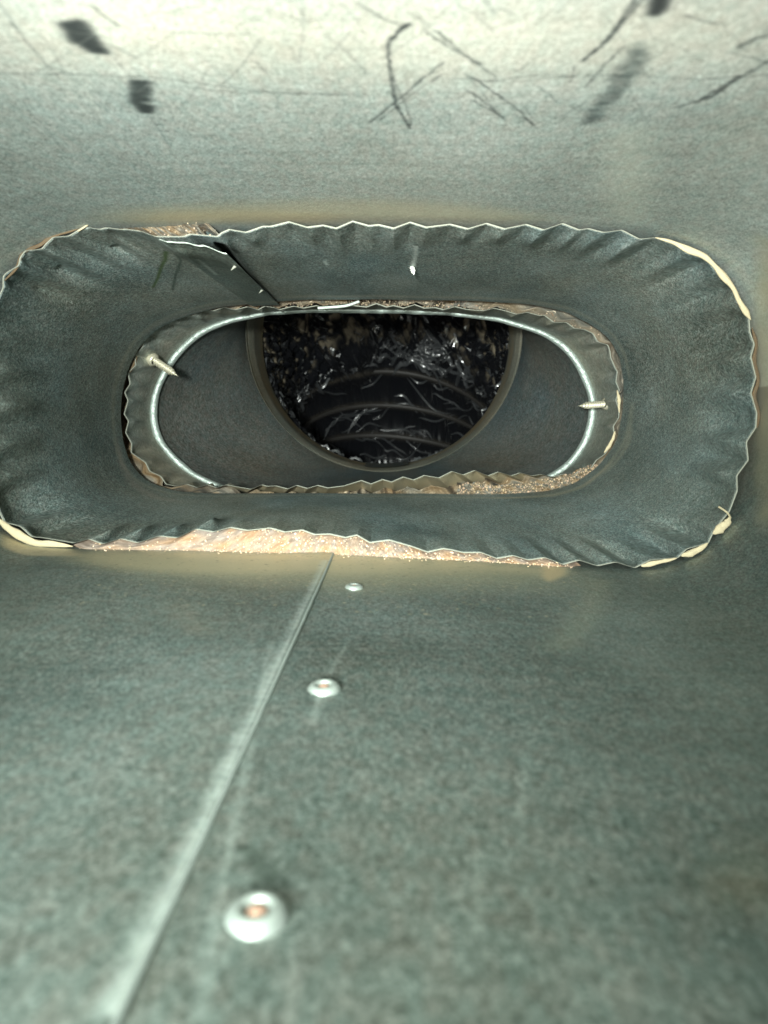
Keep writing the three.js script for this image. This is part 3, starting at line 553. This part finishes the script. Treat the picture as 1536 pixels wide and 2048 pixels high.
{ const h = hit(823, 534, C, R2, ZC + 0.002, Z2); const tip = h.p.clone().add(new THREE.Vector3(0.0009, -0.0030, 0.0012)); screw(h.p.clone().add(new THREE.Vector3(0, 0.0004, 0)), tip, 0.0009, 'tiny bent pale screw tip in the roof of the outer collar', plain(0xe6e8e0, 0.4, 0.3)); }

// ---------------------------------------------------------------- mortar, dirt, sealant
function speckCanvas(w, h, base, seed, spread) {
  const cv = document.createElement('canvas'); cv.width = w; cv.height = h; const cx = cv.getContext('2d'), im = cx.createImageData(w, h), d = im.data;
  for (let y = 0, k = 0; y < h; y++) for (let x = 0; x < w; x++, k += 4) { const L = (fbm(x * 0.07 + seed, y * 0.07, 4) - 0.5) * spread + (hash2(x + seed, y) - 0.5) * spread * 0.35; const q = (vn(x * 0.03 + seed, y * 0.03) - 0.5) * 20; d[k] = base[0] + L + q; d[k + 1] = base[1] + L; d[k + 2] = base[2] + L - q; d[k + 3] = 255; }
  cx.putImageData(im, 0, 0);
  const r = rng(seed + 1);
  for (let i = 0; i < w * h / 500; i++) { const v = r(); cx.fillStyle = v < 0.55 ? `rgba(244,224,196,${0.3 + r() * 0.5})` : `rgba(120,84,60,${0.2 + r() * 0.4})`; cx.beginPath(); cx.arc(r() * w, r() * h, 0.6 + r() * 1.8, 0, TAU); cx.fill(); }
  return cv;
}
const sandMap = canvasTex(speckCanvas(1024, 128, [132, 112, 94], 11, 44)), dirtMap = canvasTex(speckCanvas(1024, 128, [94, 85, 70], 12, 80));
sandMap.wrapS = dirtMap.wrapS = THREE.RepeatWrapping;
const sandMat = new THREE.MeshStandardMaterial({ map: sandMap, roughness: 0.95, side: THREE.DoubleSide }), dirtMat = new THREE.MeshStandardMaterial({ map: dirtMap, roughness: 1, side: THREE.DoubleSide });
const grainGeo = new THREE.IcosahedronGeometry(1, 0), grainMat = new THREE.MeshStandardMaterial({ roughness: 0.9 });
function grains(name, list, parent, tint) {
  const im = new THREE.InstancedMesh(grainGeo, grainMat, list.length); im.name = name; im.userData.kind = 'stuff'; im.castShadow = im.receiveShadow = true;
  const r = rng(list.length * 7 + 3), m = new THREE.Matrix4(), q = new THREE.Quaternion(), c = new THREE.Color();
  list.forEach(([p, s], i) => { q.setFromEuler(new THREE.Euler(r() * 6, r() * 6, r() * 6)); m.compose(p.clone().sub(parent.position), q, new THREE.Vector3(s, s * (0.6 + 0.5 * r()), s * (0.7 + 0.5 * r()))); im.setMatrixAt(i, m); const k = 0.55 + 0.6 * r(); im.setColorAt(i, c.setRGB(tint[0] * k, tint[1] * k * (0.92 + 0.12 * r()), tint[2] * k * (0.85 + 0.2 * r()))); });
  parent.add(im); return im;
}
const thAt = (px, py, z, c) => { const p = P(px, py, z); return Math.atan2(p.y - c[1], p.x - c[0]); };
const un = (t) => (t < 0 ? t + TAU : t);
// mortar in the gap under the outer collar
{
  const t0 = un(thAt(140, 1092, ZC, C)), t1 = un(thAt(1165, 1134, ZC, C));
  const m = thing('mortar_strip', 'pale sandy mortar filling the long gap under the outer collar rim', 'mortar', [C[0], 0, -ZC]);
  const face = (th, v) => {
    const top = rE.at(th) + 0.0006, bot = R1(th, ZC) + 0.0002, rough = fbm(th * 60, v * 6, 4) - 0.5;
    const e = Math.min(sstep(t0, t0 + 0.03, th), sstep(t1, t1 - 0.03, th));
    return cyl(C, th, lerp(bot, top, v), ZC + 0.0005 + (-0.0012 + 0.004 * v * v + 0.0010 * rough) - 0.001 * (1 - e) * 0 + 0.004 * (1 - e));
  };
  const g = grid((u, v) => { const th = lerp(t0, t1, u); return v < 0.8 ? face(th, v / 0.8) : cyl(C, th, Math.max(rE.at(th), R2(th, ZC + 0.005 + (v - 0.8) * 0.06)) + 0.0009, ZC + 0.005 + (v - 0.8) * 0.06); }, 700, 26);
  { const uv = g.attributes.uv; for (let i = 0; i < uv.count; i++) uv.setXY(i, uv.getX(i) * 2, uv.getY(i)); }
  part('mortar_bed', g, sandMat, m);
  const r = rng(31), list = [];
  for (let i = 0; i < 420; i++) { const th = lerp(t0 + 0.02, t1 - 0.02, r()), v = r(); const p = face(th, v); list.push([p, 0.00014 + 0.00034 * r() * r()]); }
  for (let i = 0; i < 160; i++) { const th = lerp(t0 + 0.02, t1, r()), z = ZC - 0.0005 - r() * r() * 0.004; list.push([cyl(C, th, R1(th, z) - 0.00008, z), 0.0001 + 0.0002 * r()]); }
  grains('sand_grains', list, m, [0.66, 0.5, 0.36]);
}
// mortar behind the dented rim at upper left, along the roof
{
  const t0 = thAt(418, 448, ZC, C), t1 = thAt(230, 452, ZC, C);
  const m = thing('mortar_strip', 'thin crumbly mortar strip between roof sheet and dented upper left collar rim', 'mortar', [C[0], 0, -ZC]);
  part('mortar_bed', grid((u, v) => { const th = lerp(t0, t1, u), n = fbm(th * 70, v * 5 + 9, 4) - 0.5; return cyl(C, th, lerp(R1(th, ZC) - 0.00015, Math.max(rE.at(th), R2(th, ZC + 0.012)) + 0.0005, v), ZC + 0.007 + 0.006 * v + 0.004 * n); }, 240, 12), dirtMat, m);
  const r = rng(32), list = [];
  for (let i = 0; i < 24; i++) { const th = lerp(t0, t1, r()); list.push([cyl(C, th, lerp(R1(th, ZC), rE.at(th) + 0.0004, Math.sqrt(r())), ZC + 0.0015 + 0.003 * r()), 0.00012 + 0.0003 * r() * r()]); }
  grains('sand_grains', list, m, [0.42, 0.34, 0.25]);
}
// dirt round the inner collar
{
  const m = thing('dirt_fill', 'brown dirt packed in the narrow gap all round between the outer and inner collars', 'dirt', [C3[0], 0, -ZI]);
  part('dirt_bed', grid((u, v) => {
    const th = u * TAU, n = fbm(Math.cos(th) * 30 + 40, Math.sin(th) * 30 + v * 5 + 40, 4) - 0.5, deep = 0.010 * sstep(0.52, 0.7, fbm(Math.cos(th) * 6 + 9, Math.sin(th) * 6 + 9, 2));
    const r0 = Math.max(R3(th, ZI + 0.002), R3(th, ZI + 0.006), R3(th, ZI + 0.012)) + 0.0008, z = ZI + 0.004 + deep + 0.004 * n;
    const q = cyl(C3, th, r0 + 0.011 * v, z); return q;
  }, 900, 10, true), dirtMat, m);
  const r = rng(43), list = [];
  for (let i = 0; i < 900; i++) { const th = lerp(0.25, Math.PI - 0.25, r()); list.push([cyl(C3, th, R3(th, ZI + 0.004) + 0.0008 + 0.004 * r(), ZI + 0.003 + 0.003 * r()), 0.00015 + 0.0004 * r() * r()]); }
  grains('dirt_grains', list, m, [0.30, 0.24, 0.17]);
}
{
  const m = thing('dirt_fill', 'crumbly gravelly dirt heaped against the lower right outside of the inner collar', 'dirt', [C3[0], 0, -ZI]);
  const low = pairs([912, 991, 960, 991, 1010, 990, 1070, 988, 1110, 983, 1150, 971, 1178, 953, 1196, 934]), high = pairs([918, 968, 950, 964, 990, 972, 1030, 968, 1070, 960, 1105, 957, 1145, 944, 1192, 926]);
  const on = (a, u) => { const x = u * (a.length - 1), i = Math.min(a.length - 2, Math.floor(x)), f = x - i; return [lerp(a[i][0], a[i + 1][0], f), lerp(a[i][1], a[i + 1][1], f)]; };
  const face = (u, v) => {
    const [x0, y0] = on(low, u), [x1, y1] = on(high, u), n = fbm(u * 26, v * 4 + 3, 4) - 0.5, e = Math.min(sstep(0, 0.06, u), sstep(1, 0.94, u));
    return P(lerp(x0, x1, v) + n * 3, lerp(y0, y1, v) + n * 10 * v, ZI - 0.0012 * e + 0.0012 * v + 0.003 * n * e + 0.002 * (1 - e));
  };
  part('dirt_bed', grid((u, v) => face(u, v), 300, 24), dirtMat, m);
  const r = rng(41), list = [];
  for (let i = 0; i < 620; i++) list.push([face(r(), r()), 0.00015 + 0.00055 * r() * r()]);
  grains('dirt_grains', list, m, [0.42, 0.31, 0.21]);
}
// sealant: lumpy flattened beads, each a swept body
const sealMat = new THREE.MeshStandardMaterial({ color: 0xb3a789, roughness: 0.92, bumpMap: sandMap, bumpScale: 0.0004 }), sealDirty = new THREE.MeshStandardMaterial({ map: sandMap, color: 0xa9a592, roughness: 0.95 });
function bead(label, a, z, mat = sealMat, seed = 1) {                     // a: [px, py, half width in px] ...
  const pts = []; for (let i = 0; i < a.length; i += 3) pts.push([P(a[i], a[i + 1], z), 0.66 * a[i + 2] / 1490 * z]);
  const curve = new THREE.CatmullRomCurve3(pts.map((q) => q[0])), n = pts.length - 1;
  const g = grid((u, v) => {
    const k = v, i = Math.min(n - 1, Math.floor(k * n)), f = sstep(0, 1, k * n - i);
    const rad = lerp(pts[i][1], pts[i + 1][1], f) * Math.sqrt(clamp(Math.min(k, 1 - k) * 14)) * (0.75 + 0.5 * vn(k * 9 + seed * 5, u * 4)) + 0.00005;
    const c = curve.getPoint(k), t = curve.getTangent(k), nrm = new THREE.Vector3(-t.y, t.x, 0).normalize();
    return c.addScaledVector(nrm, Math.cos(u * TAU) * rad).add(new THREE.Vector3(0, 0, Math.sin(u * TAU) * Math.min(rad * 0.6, 0.0008)));
  }, 18, 60, true);
  const centre = pts[Math.floor(pts.length / 2)][0];
  g.translate(-centre.x, -centre.y, -centre.z); g.userData.local = true;
  const m = part('sealant_bead', g, mat, scene); m.position.copy(centre);
  return tag(m, label, 'sealant');
}
bead('long smooth cream sealant bead along the upper right corner of the outer collar rim', [1310, 475, 3, 1345, 484, 4, 1378, 500, 8, 1408, 512, 7, 1428, 530, 5, 1446, 552, 9, 1466, 576, 6, 1478, 602, 7, 1490, 622, 9, 1502, 640, 5], ZC - 0.0004);
bead('wide cream sealant smear at the lower left corner of the outer collar rim', [-6, 1036, 5, 16, 1056, 12, 40, 1072, 16, 66, 1084, 11, 104, 1088, 8, 146, 1093, 4], ZC - 0.0004, sealMat, 2);
bead('flat cream sealant bead under the lower right rim, leftmost of the three there', [1282, 1132, 4, 1306, 1127, 7, 1330, 1122, 5, 1354, 1116, 2], ZC - 0.0005, sealMat, 3);
bead('plump cream sealant bead under the lower right rim, middle one of the three there', [1362, 1112, 4, 1382, 1106, 10, 1400, 1098, 8, 1416, 1086, 3], ZC - 0.0005, sealMat, 4);
bead('round cream sealant lump at the lower right corner, under the curled strand', [1426, 1068, 5, 1440, 1058, 13, 1454, 1046, 11, 1460, 1034, 4], ZC - 0.0005, sealMat, 5);
bead('thin smeared sealant along the upper left corner of the outer collar rim', [4, 566, 2, 34, 534, 4, 46, 506, 5, 80, 490, 5, 102, 474, 5, 134, 464, 4, 168, 452, 2], ZC + 0.0004, sealDirty, 6);
bead('brown crusty mortar line down the right end of the outer collar rim', [1504, 655, 3, 1512, 690, 5, 1508, 722, 6, 1516, 760, 4, 1508, 792, 7, 1517, 828, 5, 1514, 856, 3], ZC + 0.0006, sealDirty, 7);
bead('small cream sealant dab on the inner collar rim, beside the bright screw', [1234, 780, 1.5, 1238, 798, 5, 1238, 812, 3, 1239, 826, 1.5], ZI - 0.0004, sealMat, 8);
bead('small cream sealant dab on the inner collar rim below the bright screw', [1230, 862, 2, 1226, 878, 4, 1218, 892, 5, 1208, 906, 2], ZI - 0.0004, sealMat, 9);
bead('tan sealant dab on the left end of the inner collar rim, above the dusty screw', [274, 712, 1.5, 268, 726, 5, 264, 736, 4, 258, 746, 1.5], ZI + 0.0004, sealDirty, 10);
// loose strands
function strand(label, a, z, rad) {
  const v = []; for (let i = 0; i < a.length; i += 3) v.push(P(a[i], a[i + 1], z + a[i + 2])); const c0 = v[0].clone();
  const g = new THREE.TubeGeometry(new THREE.CatmullRomCurve3(v.map((p) => p.clone().sub(c0))), 24, rad, 6); g.userData.local = true;
  const m = part('loose_strand', g, sealMat, scene); m.position.copy(c0); return tag(m, label, 'strand');
}
strand('short curled pale strand sticking out at the lower right corner of the outer collar', [1438, 1014, -0.002, 1446, 1019, -0.0015, 1455, 1026, -0.001, 1461, 1036, 0], ZC, 0.0003);
strand('straight pale whisker at the upper left peak of the outer collar rim', [156, 462, 0, 172, 452, -0.0006, 184, 441, -0.001], ZC, 0.00025);

renderer.render(scene, camera);
